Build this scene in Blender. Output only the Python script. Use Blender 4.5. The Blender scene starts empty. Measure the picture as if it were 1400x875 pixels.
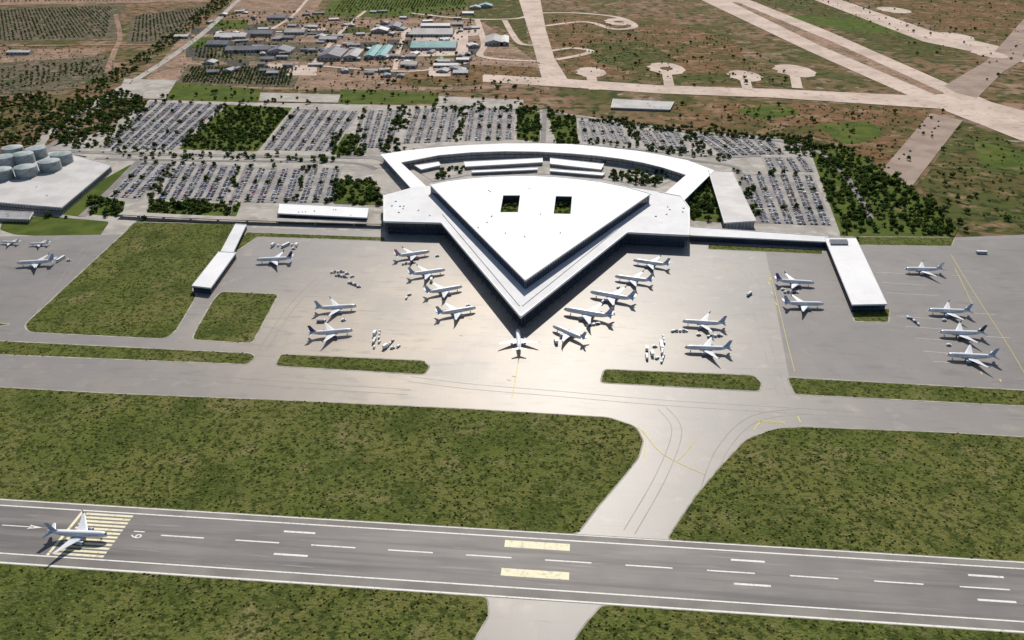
import bpy, math, random
import numpy as np
from mathutils import Vector
from mathutils.geometry import tessellate_polygon
random.seed(4); rng=np.random.default_rng(4)
scene=bpy.context.scene
scene.view_settings.view_transform='Standard'; scene.view_settings.look='None'; scene.view_settings.exposure=0

# ---------------- survey: camera station and ground coordinates -------------
H=369.0; F=1051.0; PITCH=math.atan(587.5/F)
cp,sp=math.cos(PITCH),math.sin(PITCH)
def P(u,v,z=0.0):
    a=(u-700)/F; b=(437.5-v)/F
    d=(a, cp+b*sp, -sp+b*cp)
    t=(z-H)/d[2]
    return (d[0]*t, d[1]*t)
cam=bpy.data.cameras.new("camera"); co=bpy.data.objects.new("camera",cam); scene.collection.objects.link(co)
co.location=(0,0,H); co.rotation_euler=(math.pi/2-PITCH,0,0)
cam.sensor_width=36; cam.lens=36*F/1400; cam.clip_start=1; cam.clip_end=60000
scene.camera=co

# ---------------- light -----------------------------------------------------
EL=math.radians(42); AZ=math.radians(5)   # sun stands beyond the terminal
w=bpy.data.worlds.new("World"); scene.world=w; w.use_nodes=True
nt=w.node_tree; sky=nt.nodes.new("ShaderNodeTexSky"); sky.sky_type='NISHITA'; sky.sun_disc=False
sky.sun_elevation=EL; sky.sun_rotation=AZ
bg=nt.nodes["Background"]; bg.inputs[1].default_value=0.08
nt.links.new(sky.outputs[0],bg.inputs[0])
sl=bpy.data.lights.new("sun",'SUN'); sl.energy=4.8; sl.angle=math.radians(0.5); sl.color=(1,0.94,0.85)
so=bpy.data.objects.new("sun",sl); scene.collection.objects.link(so)
sd=Vector((math.sin(AZ)*math.cos(EL),math.cos(AZ)*math.cos(EL),math.sin(EL)))
so.rotation_euler=sd.to_track_quat('Z','Y').to_euler()
# runway frame: origin on the centre line, along and across in metres
c0=Vector(P(250,736)); c1=Vector(P(1229,799)); ax=(c1-c0).normalized(); ay=Vector((-ax.y,ax.x)); RA=math.atan2(ax.y,ax.x)

# ---------------- materials -------------------------------------------------
def newmat(name,rough=0.9,spec=0.3):
    m=bpy.data.materials.new(name); m.use_nodes=True
    b=m.node_tree.nodes["Principled BSDF"]; b.inputs["Roughness"].default_value=rough
    b.inputs["Specular IOR Level"].default_value=spec
    return m,m.node_tree,b
def c4(c): return (c[0],c[1],c[2],1)
def noise(nt,co,scale,detail=4,rough=0.55,lo=0.35,hi=0.65,stretch=None):
    if stretch:
        mr=nt.nodes.new("ShaderNodeMapping"); mr.inputs["Rotation"].default_value=(0,0,-RA); nt.links.new(co,mr.inputs[0])
        mp=nt.nodes.new("ShaderNodeMapping"); mp.inputs["Scale"].default_value=stretch
        nt.links.new(mr.outputs[0],mp.inputs[0]); co=mp.outputs[0]
    n=nt.nodes.new("ShaderNodeTexNoise"); n.inputs["Scale"].default_value=scale
    n.inputs["Detail"].default_value=detail; n.inputs["Roughness"].default_value=rough
    nt.links.new(co,n.inputs["Vector"])
    r=nt.nodes.new("ShaderNodeMapRange"); r.inputs[1].default_value=lo; r.inputs[2].default_value=hi
    nt.links.new(n.outputs[0],r.inputs[0]); return r.outputs[0]
def mix(nt,f,a,b,mode='MIX'):
    m=nt.nodes.new("ShaderNodeMix"); m.data_type='RGBA'; m.blend_type=mode
    if isinstance(f,(int,float)): m.inputs[0].default_value=f
    else: nt.links.new(f,m.inputs[0])
    for s,x in ((6,a),(7,b)):
        if isinstance(x,tuple): m.inputs[s].default_value=c4(x)
        else: nt.links.new(x,m.inputs[s])
    return m.outputs[2]
def math_(nt,op,a,b):
    n=nt.nodes.new("ShaderNodeMath"); n.operation=op
    for i,x in enumerate((a,b)):
        if x is None: continue
        if isinstance(x,(int,float)): n.inputs[i].default_value=x
        else: nt.links.new(x,n.inputs[i])
    return n.outputs[0]
def layered(name,base,layers,rough=0.95,spec=0.03,bump=None,joints=None):
    m,nt,b=newmat(name,rough,spec)
    tc=nt.nodes.new("ShaderNodeTexCoord").outputs["Object"]
    col=base
    for L in layers:
        c,scale,lo,hi=L[:4]; st=L[4] if len(L)>4 else None
        f=noise(nt,tc,scale,3,0.6,lo,hi,st)
        col=mix(nt,f,col,c)
    if joints:
        bw,dark=joints
        br=nt.nodes.new("ShaderNodeTexBrick"); br.offset=0
        br.inputs["Scale"].default_value=1; br.inputs["Brick Width"].default_value=bw; br.inputs["Row Height"].default_value=bw
        br.inputs["Mortar Size"].default_value=0.09; br.inputs["Mortar Smooth"].default_value=0.3
        br.inputs["Color1"].default_value=(1,1,1,1); br.inputs["Color2"].default_value=(0.95,0.95,0.95,1); br.inputs["Mortar"].default_value=(dark,dark,dark,1)
        nt.links.new(tc,br.inputs["Vector"])
        col=mix(nt,1.0,col,br.outputs[0],'MULTIPLY')
    if isinstance(col,tuple): b.inputs["Base Color"].default_value=c4(col)
    else: nt.links.new(col,b.inputs["Base Color"])
    if bump:
        n=nt.nodes.new("ShaderNodeTexNoise"); n.inputs["Scale"].default_value=bump[0]; n.inputs["Detail"].default_value=3
        nt.links.new(tc,n.inputs["Vector"])
        bp=nt.nodes.new("ShaderNodeBump"); bp.inputs["Strength"].default_value=bump[1]; bp.inputs["Distance"].default_value=bump[2]
        nt.links.new(n.outputs[0],bp.inputs["Height"]); nt.links.new(bp.outputs[0],b.inputs["Normal"])
    return m
M={}
M['terrain']=layered("dry_terrain",(0.215,0.13,0.08),[((0.095,0.092,0.032),0.0035,0.42,0.60),((0.30,0.20,0.145),0.009,0.52,0.68),((0.05,0.06,0.02),0.035,0.48,0.60),((0.36,0.27,0.21),0.03,0.62,0.72)],bump=(0.05,0.6,3))
M['soil']=layered("bare_soil",(0.32,0.21,0.155),[((0.18,0.125,0.085),0.012,0.4,0.65),((0.42,0.31,0.245),0.05,0.55,0.7),((0.075,0.08,0.035),0.06,0.56,0.66)])
M['soil_grey']=layered("grey_field",(0.16,0.125,0.095),[((0.09,0.09,0.05),0.015,0.4,0.6),((0.27,0.20,0.155),0.05,0.55,0.68),((0.045,0.055,0.024),0.07,0.52,0.64)])
M['plot_dark']=layered("dark_plot",(0.075,0.07,0.068),[((0.11,0.10,0.09),0.03,0.4,0.6),((0.05,0.055,0.035),0.08,0.5,0.65)])
M['scrub']=layered("scrub",(0.11,0.09,0.035),[((0.075,0.09,0.026),0.010,0.4,0.58),((0.24,0.16,0.095),0.025,0.54,0.68),((0.035,0.046,0.015),0.06,0.5,0.6)],bump=(0.1,0.6,2))
M['scrubred']=layered("reddish_scrub",(0.185,0.105,0.055),[((0.095,0.085,0.03),0.008,0.44,0.60),((0.28,0.18,0.115),0.022,0.52,0.66),((0.05,0.05,0.02),0.06,0.53,0.62)],bump=(0.1,0.6,2))
M['green']=layered("green_verge",(0.095,0.122,0.026),[((0.06,0.088,0.02),0.03,0.4,0.6),((0.17,0.14,0.06),0.02,0.6,0.72)])
M['grass']=layered("airfield_grass",(0.108,0.128,0.032),[((0.145,0.145,0.045),0.012,0.42,0.60),((0.205,0.18,0.08),0.028,0.56,0.72),((0.07,0.092,0.022),0.02,0.50,0.66),((0.045,0.06,0.015),0.28,0.47,0.60),((0.24,0.21,0.10),0.45,0.62,0.74)],bump=(0.6,0.9,1.2))
M['far_concrete']=layered("weathered_concrete",(0.60,0.49,0.42),[((0.46,0.37,0.31),0.01,0.4,0.65),((0.36,0.28,0.23),0.06,0.55,0.7)])
M['far_asphalt']=layered("old_asphalt",(0.36,0.28,0.235),[((0.28,0.215,0.18),0.02,0.4,0.6)])
M['paving']=layered("paving",(0.42,0.39,0.35),[((0.31,0.29,0.26),0.02,0.4,0.62),((0.5,0.47,0.43),0.06,0.5,0.7)])
M['lot']=layered("parking_asphalt",(0.37,0.345,0.32),[((0.26,0.245,0.235),0.03,0.4,0.6)])
M['road']=layered("road_asphalt",(0.28,0.26,0.245),[((0.21,0.20,0.19),0.03,0.4,0.6)])
M['kerb']=layered("kerb_concrete",(0.44,0.41,0.36),[((0.3,0.28,0.25),0.1,0.4,0.6)])
M['runway']=layered("runway_asphalt",(0.20,0.185,0.175),[((0.16,0.148,0.142),0.02,0.38,0.62),((0.24,0.22,0.205),0.12,0.52,0.72,(0.10,1,1)),((0.105,0.098,0.096),0.10,0.50,0.72,(0.05,1.4,1)),((0.27,0.25,0.235),0.5,0.62,0.75,(0.05,1,1))],rough=0.6,spec=0.3)
M['shoulder']=layered("runway_shoulder",(0.25,0.23,0.21),[((0.19,0.175,0.16),0.03,0.4,0.6)],rough=0.7,spec=.2)
M['paint']=layered("white_paint",(0.78,0.76,0.72),[((0.5,0.48,0.45),0.5,0.5,0.75)],rough=0.6,spec=.2)
M['cream']=layered("cream_paint",(0.80,0.74,0.52),[((0.5,0.46,0.35),0.4,0.52,0.72)],rough=0.6,spec=.2)
M['yellow']=layered("yellow_paint",(0.66,0.55,0.12),[((0.5,0.42,0.18),0.5,0.5,0.7)],rough=0.6,spec=.2)
M['rubber']=layered("tyre_rubber_stain",(0.225,0.205,0.188),[((0.29,0.265,0.24),0.06,0.42,0.6)],rough=.55,spec=.3)
# paving of the aircraft stands: beige concrete, sun glow painted pale into the middle, grey concrete outwards
def apron_mat(name,grad):
    m,nt,b=newmat(name,0.45 if grad else .6,0.36 if grad else .22)
    tc=nt.nodes.new("ShaderNodeTexCoord").outputs["Object"]
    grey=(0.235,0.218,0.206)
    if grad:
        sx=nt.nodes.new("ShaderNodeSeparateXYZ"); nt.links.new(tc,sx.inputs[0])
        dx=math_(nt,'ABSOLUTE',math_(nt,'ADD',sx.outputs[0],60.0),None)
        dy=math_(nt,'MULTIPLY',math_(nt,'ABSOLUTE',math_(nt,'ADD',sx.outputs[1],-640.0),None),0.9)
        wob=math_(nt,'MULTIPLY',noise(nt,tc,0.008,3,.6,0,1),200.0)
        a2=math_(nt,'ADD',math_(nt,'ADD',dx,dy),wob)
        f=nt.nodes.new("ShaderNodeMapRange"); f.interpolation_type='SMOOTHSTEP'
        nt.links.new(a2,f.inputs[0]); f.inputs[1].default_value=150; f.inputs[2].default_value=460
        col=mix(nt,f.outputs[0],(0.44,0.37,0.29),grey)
    else: col=grey
    for c,s,lo,hi,st,k in (((0.28,0.25,0.22) if grad else (0.19,0.18,0.175),0.012,.42,.66,None,.7),((0.42,0.37,0.31) if grad else (.28,.265,.25),0.05,.58,.78,None,.5),((0.20,0.182,0.165) if grad else (.155,.147,.142),0.09,.56,.78,(.35,1,1),.8),((0.15,0.14,0.13),0.25,.62,.78,(.12,1,1),.6)):
        col=mix(nt,math_(nt,'MULTIPLY',noise(nt,tc,s,3,.6,lo,hi,st),k),col,c)
    br=nt.nodes.new("ShaderNodeTexBrick"); br.offset=0; br.inputs["Scale"].default_value=1
    br.inputs["Brick Width"].default_value=15; br.inputs["Row Height"].default_value=15; br.inputs["Mortar Size"].default_value=0.1
    br.inputs["Color1"].default_value=(1,1,1,1); br.inputs["Color2"].default_value=(.95,.95,.95,1); br.inputs["Mortar"].default_value=(.84,.84,.84,1)
    nt.links.new(tc,br.inputs["Vector"]); col=mix(nt,1.0,col,br.outputs[0],'MULTIPLY')
    nt.links.new(col,b.inputs["Base Color"]); return m
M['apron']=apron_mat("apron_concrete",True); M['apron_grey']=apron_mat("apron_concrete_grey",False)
M['roof']=layered("white_roof_membrane",(0.78,0.78,0.785),[((0.73,0.73,0.74),0.02,0.4,0.65),((0.67,0.67,0.68),0.15,0.64,0.8)],rough=0.6,spec=0.2,joints=(12,0.92))
M['roof_low']=layered("pale_roof_membrane",(0.71,0.715,0.73),[((0.65,0.65,0.66),0.03,0.4,0.65),((0.58,0.58,0.59),0.12,0.62,0.8)],rough=0.65,spec=0.15,joints=(8,0.9))
M['fascia']=layered("white_fascia",(0.78,0.78,0.79),[((0.7,0.7,0.71),0.1,0.4,0.6)],rough=0.5,spec=.2)
M['roof_beige']=layered("beige_roof",(0.57,0.55,0.53),[((0.48,0.46,0.45),0.03,0.4,0.6)],rough=0.6,spec=.2,joints=(8,0.88))
M['roof_grey']=layered("grey_roof",(0.36,0.35,0.35),[((0.27,0.26,0.26),0.03,0.4,0.6)],rough=0.6,spec=.15,joints=(10,0.85))
M['roof_dark']=layered("slate_roof",(0.15,0.15,0.185),[((0.10,0.10,0.12),0.05,0.4,0.6)],rough=0.6,spec=.15,joints=(8,0.8))
M['roof_teal']=layered("teal_roof",(0.11,0.32,0.32),[((0.22,0.38,0.38),0.05,0.4,0.6)],rough=0.6,spec=.1,joints=(8,0.75))
M['wall']=layered("rendered_wall",(0.46,0.44,0.42),[((0.35,0.33,0.32),0.05,0.4,0.6)],rough=0.85)
M['glass']=layered("dark_glazing",(0.022,0.032,0.055),[((0.045,0.06,0.09),0.03,0.4,0.6)],rough=0.12,spec=0.5)
M['mullion']=layered("mullion",(0.06,0.08,0.11),[((0.05,0.06,0.08),0.1,0.4,0.6)],rough=0.5,spec=.3)
M['plane_white']=layered("aircraft_white",(0.80,0.81,0.83),[((0.72,0.73,0.76),0.3,0.5,0.8)],rough=0.3,spec=0.5)
M['plane_grey']=layered("aircraft_wing_grey",(0.64,0.66,0.69),[((0.52,0.54,0.57),0.4,0.5,0.8)],rough=0.4,spec=0.5)
M['dark']=layered("dark_rubber",(0.03,0.03,0.035),[((0.05,0.05,0.05),1,0.4,0.6)],rough=0.7,spec=.2)
M['metal']=layered("galvanised_metal",(0.42,0.44,0.45),[((0.3,0.32,0.33),0.08,0.4,0.6)],rough=0.45,spec=.3)
M['tank']=layered("tank_steel",(0.38,0.42,0.42),[((0.22,0.27,0.27),0.06,0.4,0.6)],rough=0.5,spec=.3)
TAIL=[layered("livery_"+n,c,[((c[0]*.7,c[1]*.7,c[2]*.7),0.5,0.5,0.8)],rough=0.3,spec=0.5) for n,c in
  (("navy",(0.03,0.05,0.16)),("violet",(0.13,0.09,0.32)),("rose",(0.5,0.28,0.3)),("pale_blue",(0.35,0.45,0.6)),("charcoal",(0.05,0.055,0.07)),("white",(0.78,0.8,0.83)))]
def attrmat(name,rough,spec,trans=0):
    m,nt,b=newmat(name,rough,spec); a=nt.nodes.new("ShaderNodeAttribute"); a.attribute_name="Col"
    tc=nt.nodes.new("ShaderNodeTexCoord").outputs["Object"]
    c=mix(nt,noise(nt,tc,0.8,2,.5,.4,.7),a.outputs[0],(0,0,0)); c=mix(nt,0.2,a.outputs[0],c)
    nt.links.new(c,b.inputs["Base Color"])
    if trans:
        t=nt.nodes.new("ShaderNodeBsdfTranslucent"); nt.links.new(a.outputs[0],t.inputs[0])
        ms=nt.nodes.new("ShaderNodeMixShader"); ms.inputs[0].default_value=trans
        nt.links.new(b.outputs[0],ms.inputs[1]); nt.links.new(t.outputs[0],ms.inputs[2])
        nt.links.new(ms.outputs[0],nt.nodes["Material Output"].inputs[0])
    return m
M['leaf']=attrmat("foliage",0.9,0.03,.25); M['car']=attrmat("car_paint",0.35,0.5)

# ---------------- mesh helpers ---------------------------------------------
def obj(name,verts,faces,mats,fm=None,parent=None,smooth=False):
    me=bpy.data.meshes.new(name); me.from_pydata(verts,[],faces)
    if not isinstance(mats,(list,tuple)): mats=[mats]
    for m in mats: me.materials.append(m)
    if fm: me.polygons.foreach_set("material_index",fm)
    if smooth: me.polygons.foreach_set("use_smooth",[True]*len(me.polygons))
    me.update(); o=bpy.data.objects.new(name,me); scene.collection.objects.link(o)
    if parent: o.parent=parent
    return o
def empty(name,loc=(0,0,0)):
    o=bpy.data.objects.new(name,None); o.empty_display_size=5; scene.collection.objects.link(o); return o
def area(l): return 0.5*sum(l[i][0]*l[(i+1)%len(l)][1]-l[(i+1)%len(l)][0]*l[i][1] for i in range(len(l)))
def ccw(l): return list(l) if area(l)>0 else list(l)[::-1]
def inset(l,d):
    l=ccw(l); n=len(l); out=[]
    for i in range(n):
        a,b,c=Vector(l[i-1]),Vector(l[i]),Vector(l[(i+1)%n])
        e1=(b-a).normalized(); e2=(c-b).normalized()
        n1=Vector((-e1.y,e1.x)); n2=Vector((-e2.y,e2.x)); m=(n1+n2)
        if m.length<1e-4: m=n1
        m.normalize(); k=d/max(0.35,m.dot(n1)); out.append(tuple(b+m*k))
    return out
def rnd(l,r):
    n=len(l); out=[]
    for i in range(n):
        a,b,c=Vector(l[i-1]),Vector(l[i]),Vector(l[(i+1)%n])
        d1=min(r,(a-b).length*.45); d2=min(r,(c-b).length*.45)
        p=b+(a-b).normalized()*d1; q=b+(c-b).normalized()*d2
        for t in (0,.2,.4,.6,.8,1): out.append(tuple(p*(1-t)**2+b*2*t*(1-t)+q*t*t))
    return out
def W(uv,z=0): return [P(u,v,z) for u,v in uv]
def tess(loops): return tessellate_polygon([[Vector((x,y,0)) for x,y in l] for l in loops])
def sheet(name,l,z,mat):
    l=ccw(l); t=tess([l])
    fs=[]
    for a,b,c in t:
        A,B,C=l[a],l[b],l[c]
        s=(B[0]-A[0])*(C[1]-A[1])-(B[1]-A[1])*(C[0]-A[0])
        fs.append((a,b,c) if s>0 else (a,c,b))
    return obj(name,[(x,y,z) for x,y in l],fs,mat)
def prism_data(loops,z0,z1,V,Fc,FM,mt=0,ms=1):
    off=len(V); n=sum(len(l) for l in loops)
    for l in loops: V+= [(x,y,z0) for x,y in l]
    for l in loops: V+= [(x,y,z1) for x,y in l]
    for t in tess(loops):
        Fc.append(tuple(off+n+i for i in t)); FM.append(mt); Fc.append(tuple(off+i for i in t[::-1])); FM.append(ms)
    k=0
    for l in loops:
        m=len(l)
        for i in range(m):
            j=(i+1)%m; Fc.append((off+k+i,off+k+j,off+n+k+j,off+n+k+i)); FM.append(ms)
        k+=m
def prism(name,loops,z0,z1,mt,ms,parent=None):
    V,Fc,FM=[],[],[]; prism_data(loops,z0,z1,V,Fc,FM); return obj(name,V,Fc,[mt,ms],FM,parent)
def ribbon_data(l,wd,z,V,Fc,closed=False):
    n=len(l); off=len(V)
    for i in range(n):
        a=Vector(l[i-1]) if (i>0 or closed) else None; b=Vector(l[i]); c=Vector(l[(i+1)%n]) if (i<n-1 or closed) else None
        e1=(b-a).normalized() if a is not None else (c-b).normalized(); e2=(c-b).normalized() if c is not None else e1
        n1=Vector((-e1.y,e1.x)); n2=Vector((-e2.y,e2.x)); m=n1+n2
        if m.length<1e-4: m=n1
        m.normalize(); k=wd/2/max(.5,m.dot(n1)); p=b+m*k; q=b-m*k
        V.append((p.x,p.y,z)); V.append((q.x,q.y,z))
    for i in range(n if closed else n-1):
        j=(i+1)%n; Fc.append((off+2*i+1,off+2*j+1,off+2*j,off+2*i))
def ribbon(name,l,wd,z,mat,closed=False):
    V,Fc=[],[]; ribbon_data(l,wd,z,V,Fc,closed); return obj(name,V,Fc,mat)
def spl(l,k=6):
    out=[]; n=len(l)
    for i in range(n-1):
        p0=Vector(l[max(0,i-1)]);p1=Vector(l[i]);p2=Vector(l[i+1]);p3=Vector(l[min(n-1,i+2)])
        for s in range(k):
            t=s/k; out.append(tuple(0.5*((2*p1)+(p2-p0)*t+(2*p0-5*p1+4*p2-p3)*t*t+(3*p1-p0-3*p2+p3)*t**3)))
    out.append(l[-1]); return out
def box(V,Fc,c,s,rot=0,FM=None,m=0):
    off=len(V); cr,sr=math.cos(rot),math.sin(rot)
    for dx in (-.5,.5):
        for dy in (-.5,.5):
            for dz in (-.5,.5):
                x,y=dx*s[0],dy*s[1]; V.append((c[0]+x*cr-y*sr,c[1]+x*sr+y*cr,c[2]+dz*s[2]))
    for f in ((0,1,3,2),(4,6,7,5),(0,4,5,1),(2,3,7,6),(0,2,6,4),(1,5,7,3)):
        Fc.append(tuple(off+i for i in f))
        if FM is not None: FM.append(m)
def inside(poly,x,y):
    r=np.zeros(len(x),bool); n=len(poly)
    for i in range(n):
        x1,y1=poly[i]; x2,y2=poly[(i+1)%n]
        if y1==y2: continue
        c=((y1>y)!=(y2>y))&(x<(x2-x1)*(y-y1)/(y2-y1)+x1); r^=c
    return r
def scatter(poly,dens,rg=rng):
    a=np.array(poly); lo=a.min(0); hi=a.max(0); n=int((hi-lo).prod()*dens)
    x=rg.uniform(lo[0],hi[0],n); y=rg.uniform(lo[1],hi[1],n); k=inside(poly,x,y); return np.stack([x[k],y[k]],1)
def mass(name,tmpls,pos,scale,rot,tint,mat,z=0.0):
    """one object from many copies of triangle templates (V,C,tintflag), unshared verts"""
    VV=[];CC=[]
    which=rng.integers(0,len(tmpls),len(pos))
    for k,(V,C,T) in enumerate(tmpls):
        idx=np.where(which==k)[0]
        if len(idx)==0: continue
        c=np.cos(rot[idx])[:,None]; s=np.sin(rot[idx])[:,None]; sc=scale[idx]
        sc=sc if sc.ndim==2 else np.stack([sc]*3,1)
        x=V[None,:,0]*sc[:,0:1]; y=V[None,:,1]*sc[:,1:2]; zz=V[None,:,2]*sc[:,2:3]
        X=x*c-y*s+pos[idx,0:1]; Y=x*s+y*c+pos[idx,1:2]
        VV.append(np.stack([X,Y,zz+z],2).reshape(-1,3))
        cl=C[None]*(T[None,:,None]*tint[idx][:,None,:]+(1-T[None,:,None]))
        CC.append(cl.reshape(-1,3))
    VV=np.concatenate(VV).astype(np.float32); CC=np.concatenate(CC); n=len(VV)
    me=bpy.data.meshes.new(name); me.vertices.add(n); me.vertices.foreach_set("co",VV.ravel())
    me.loops.add(n); me.loops.foreach_set("vertex_index",np.arange(n,dtype=np.int32))
    me.polygons.add(n//3); me.polygons.foreach_set("loop_start",np.arange(0,n,3,dtype=np.int32))
    me.update(calc_edges=True)
    at=me.color_attributes.new("Col",'FLOAT_COLOR','POINT')
    at.data.foreach_set("color",np.concatenate([CC,np.ones((n,1))],1).astype(np.float32).ravel())
    me.materials.append(mat); o=bpy.data.objects.new(name,me); scene.collection.objects.link(o); return o
def tri_t(parts):
    V=[];C=[];T=[]
    for vs,fs,c,t in parts:
        for f in fs:
            for k in range(1,len(f)-1):
                for i in (f[0],f[k],f[k+1]): V.append(vs[i]);C.append(c);T.append(t)
    return np.array(V,float),np.array(C,float),np.array(T,float)
def frust(p0,r0,p1,r1,n=5):
    p0=Vector(p0);p1=Vector(p1);d=(p1-p0).normalized();a=d.orthogonal().normalized();b=d.cross(a)
    vs=[]
    for p,r in((p0,r0),(p1,r1)):
        for i in range(n):
            t=2*math.pi*i/n; vs.append(tuple(p+a*r*math.cos(t)+b*r*math.sin(t)))
    return vs,[(i,(i+1)%n,n+(i+1)%n,n+i) for i in range(n)]
def tree_t(seed,h=8.5,cr=3.3,ncl=11,nl=10,ls=0.95,conic=0):
    r=random.Random(seed); parts=[]
    bark=(0.09,0.065,0.045)
    vs,fs=frust((0,0,0),.28,(r.uniform(-.3,.3),r.uniform(-.3,.3),h*.55),.13,5); parts.append((vs,fs,bark,0))
    for i in range(ncl):
        a=2.4*i+r.random(); t=(i+.5)/ncl; hz=h*(.34+.5*t)
        rr=cr*math.sqrt(max(.05,1-(abs(t-.4)/.72)**2))*r.uniform(.35,.9)*(1-conic*t)
        c=Vector((rr*math.cos(a),rr*math.sin(a),hz))
        if i%3==0:
            vs,fs=frust((0,0,h*.35),.1,tuple(c*.9+Vector((0,0,-.1*h*.5))),.03,3); parts.append((vs,fs,bark,0))
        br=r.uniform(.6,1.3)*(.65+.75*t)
        for k in range(nl):
            d=Vector((r.gauss(0,1),r.gauss(0,1),r.gauss(0,.7))); d=d.normalized()*r.uniform(.4,1.0)*cr*.42
            p=c+d; nrm=(d.normalized()+Vector((r.gauss(0,.4),r.gauss(0,.4),r.gauss(.7,.4)))).normalized()
            u=nrm.orthogonal().normalized(); v=nrm.cross(u); s=ls*r.uniform(.65,1.2)
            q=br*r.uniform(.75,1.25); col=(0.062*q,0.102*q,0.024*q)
            vs=[tuple(p+u*s*math.cos(g)+v*s*.85*math.sin(g)) for g in (0.3,1.7,3.4,4.9)]
            parts.append((vs,[(0,1,2,3)],col,1))
    return tri_t(parts)
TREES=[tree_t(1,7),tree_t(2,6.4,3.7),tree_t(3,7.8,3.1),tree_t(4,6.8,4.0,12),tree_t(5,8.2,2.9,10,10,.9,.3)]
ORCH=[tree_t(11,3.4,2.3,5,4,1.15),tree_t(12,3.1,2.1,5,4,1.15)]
def tuft_t(seed):
    r=random.Random(seed); parts=[]
    for k in range(7):
        a=r.uniform(0,6.28); b=a+r.uniform(.8,1.6); R=r.uniform(.5,1); h=r.uniform(.4,.9)
        p=[(R*math.cos(a),R*math.sin(a),0),(R*math.cos(b),R*math.sin(b),0),(R*.45*math.cos(a+.3),R*.45*math.sin(a+.3),h)]
        q=r.uniform(.6,1.3); parts.append((p,[(0,1,2)],(.06*q,.085*q,.02*q),1))
        p=[(R*math.cos(a),R*math.sin(a),.05),(R*.45*math.cos(a+.3),R*.45*math.sin(a+.3),h),(-R*.3*math.cos(a),-R*.3*math.sin(a),h*.7)]
        parts.append((p,[(0,1,2)],(.075*q,.10*q,.024*q),1))
    return tri_t(parts)
TUFT=[tuft_t(i) for i in range(4)]
def gtint(n,s=.25): 
    b=rng.uniform(1-s,1+s,(n,1)); return b*np.stack([rng.uniform(.85,1.25,n),np.ones(n),rng.uniform(.7,1.2,n)],1)

# ---------------- terrain ---------------------------------------------------
sheet("ground",[(-25000,-3000),(25000,-3000),(25000,40000),(-25000,40000)],0,M['terrain'])
zf=[0.05]
def far(name,uv,mat,r=0):
    l=ccw(W(uv)); 
    if r: l=rnd(l,r)
    zf[0]+=0.01; return sheet(name,l,zf[0],M[mat])
def farroad(name,uv,wd,mat='far_concrete',s=True):
    l=W(uv); l=spl(l,6) if s else l; zf[0]+=0.01; return ribbon(name,l,wd,zf[0],M[mat])
# farmland, upper left
far("farm_field",[(-60,-60),(300,-60),(290,2),(-60,8)],'soil')
far("farm_field",[(-60,12),(168,6),(160,52),(-60,60)],'soil_grey')
far("farm_field",[(180,22),(292,6),(222,60),(172,60)],'soil_grey')
far("farm_field",[(-60,68),(150,66),(118,82),(-60,88)],'soil')
far("farm_field",[(-60,90),(150,76),(158,98),(90,124),(-60,134)],'soil_grey')
far("farm_field",[(468,-20),(640,-20),(650,8),(560,22),(440,20)],'green')
far("farm_field",[(300,-20),(455,-20),(420,30),(330,34)],'soil')
far("farm_field",[(240,60),(262,40),(560,24),(660,30),(740,90),(745,118),(600,124),(360,122),(200,108)],'soil')
far("farm_field",[(258,88),(415,90),(402,120),(238,116)],'soil_grey')
far("farm_field",[(270,56),(440,58),(430,84),(262,84)],'soil_grey')
far("verge",[(222,112),(360,122),(352,140),(205,136)],'green')
far("verge",[(465,122),(600,127),(596,142),(465,142)],'green')
far("scrubland",[(752,26),(900,24),(1010,60),(1030,112),(900,112),(775,100),(742,58)],'scrubred',60)
far("scrubland",[(800,60),(880,56),(930,84),(860,94),(810,84)],'scrub',60)
far("scrubland",[(920,100),(1060,100),(1100,118),(900,116)],'scrub',30)
far("scrubland",[(900,140),(1050,138),(1260,146),(1300,170),(1215,232),(1180,215),(1120,190),(1000,182),(900,165)],'scrubred',40)
far("scrubland",[(1310,172),(1420,205),(1500,330),(1310,315),(1255,258)],'scrub',40)
far("scrubland",[(1010,-10),(1110,-10),(1290,55),(1310,75),(1260,80),(1130,35)],'scrub',30)
far("scrubland",[(1130,-30),(1420,-30),(1420,60),(1290,40)],'scrubred',30)
far("verge",[(1060,20),(1180,25),(1240,48),(1150,42)],'green',30)
far("verge",[(1330,190),(1420,215),(1420,240),(1340,225)],'green',30)
far("verge",[(1000,150),(1070,142),(1100,155),(1040,165)],'green',30)
far("verge",[(1110,170),(1190,165),(1210,185),(1160,200)],'green',30)
far("scrubland",[(640,-10),(712,-10),(722,60),(690,40),(640,22)],'scrub',20)
far("scrubland",[(560,98),(640,88),(735,92),(745,110),(600,120),(540,116)],'scrubred',30)
# small plots around the old base
for k in range(34):
    u=random.uniform(262,640); v=random.uniform(30,104); du=random.uniform(10,26); dv=random.uniform(3,8)
    far("yard_plot",[(u-du,v-dv),(u+du*.95,v-dv),(u+du*.9,v+dv),(u-du*1.08,v+dv)],random.choice(('plot_dark','plot_dark','soil_grey','scrub','green','far_concrete')))
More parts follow.
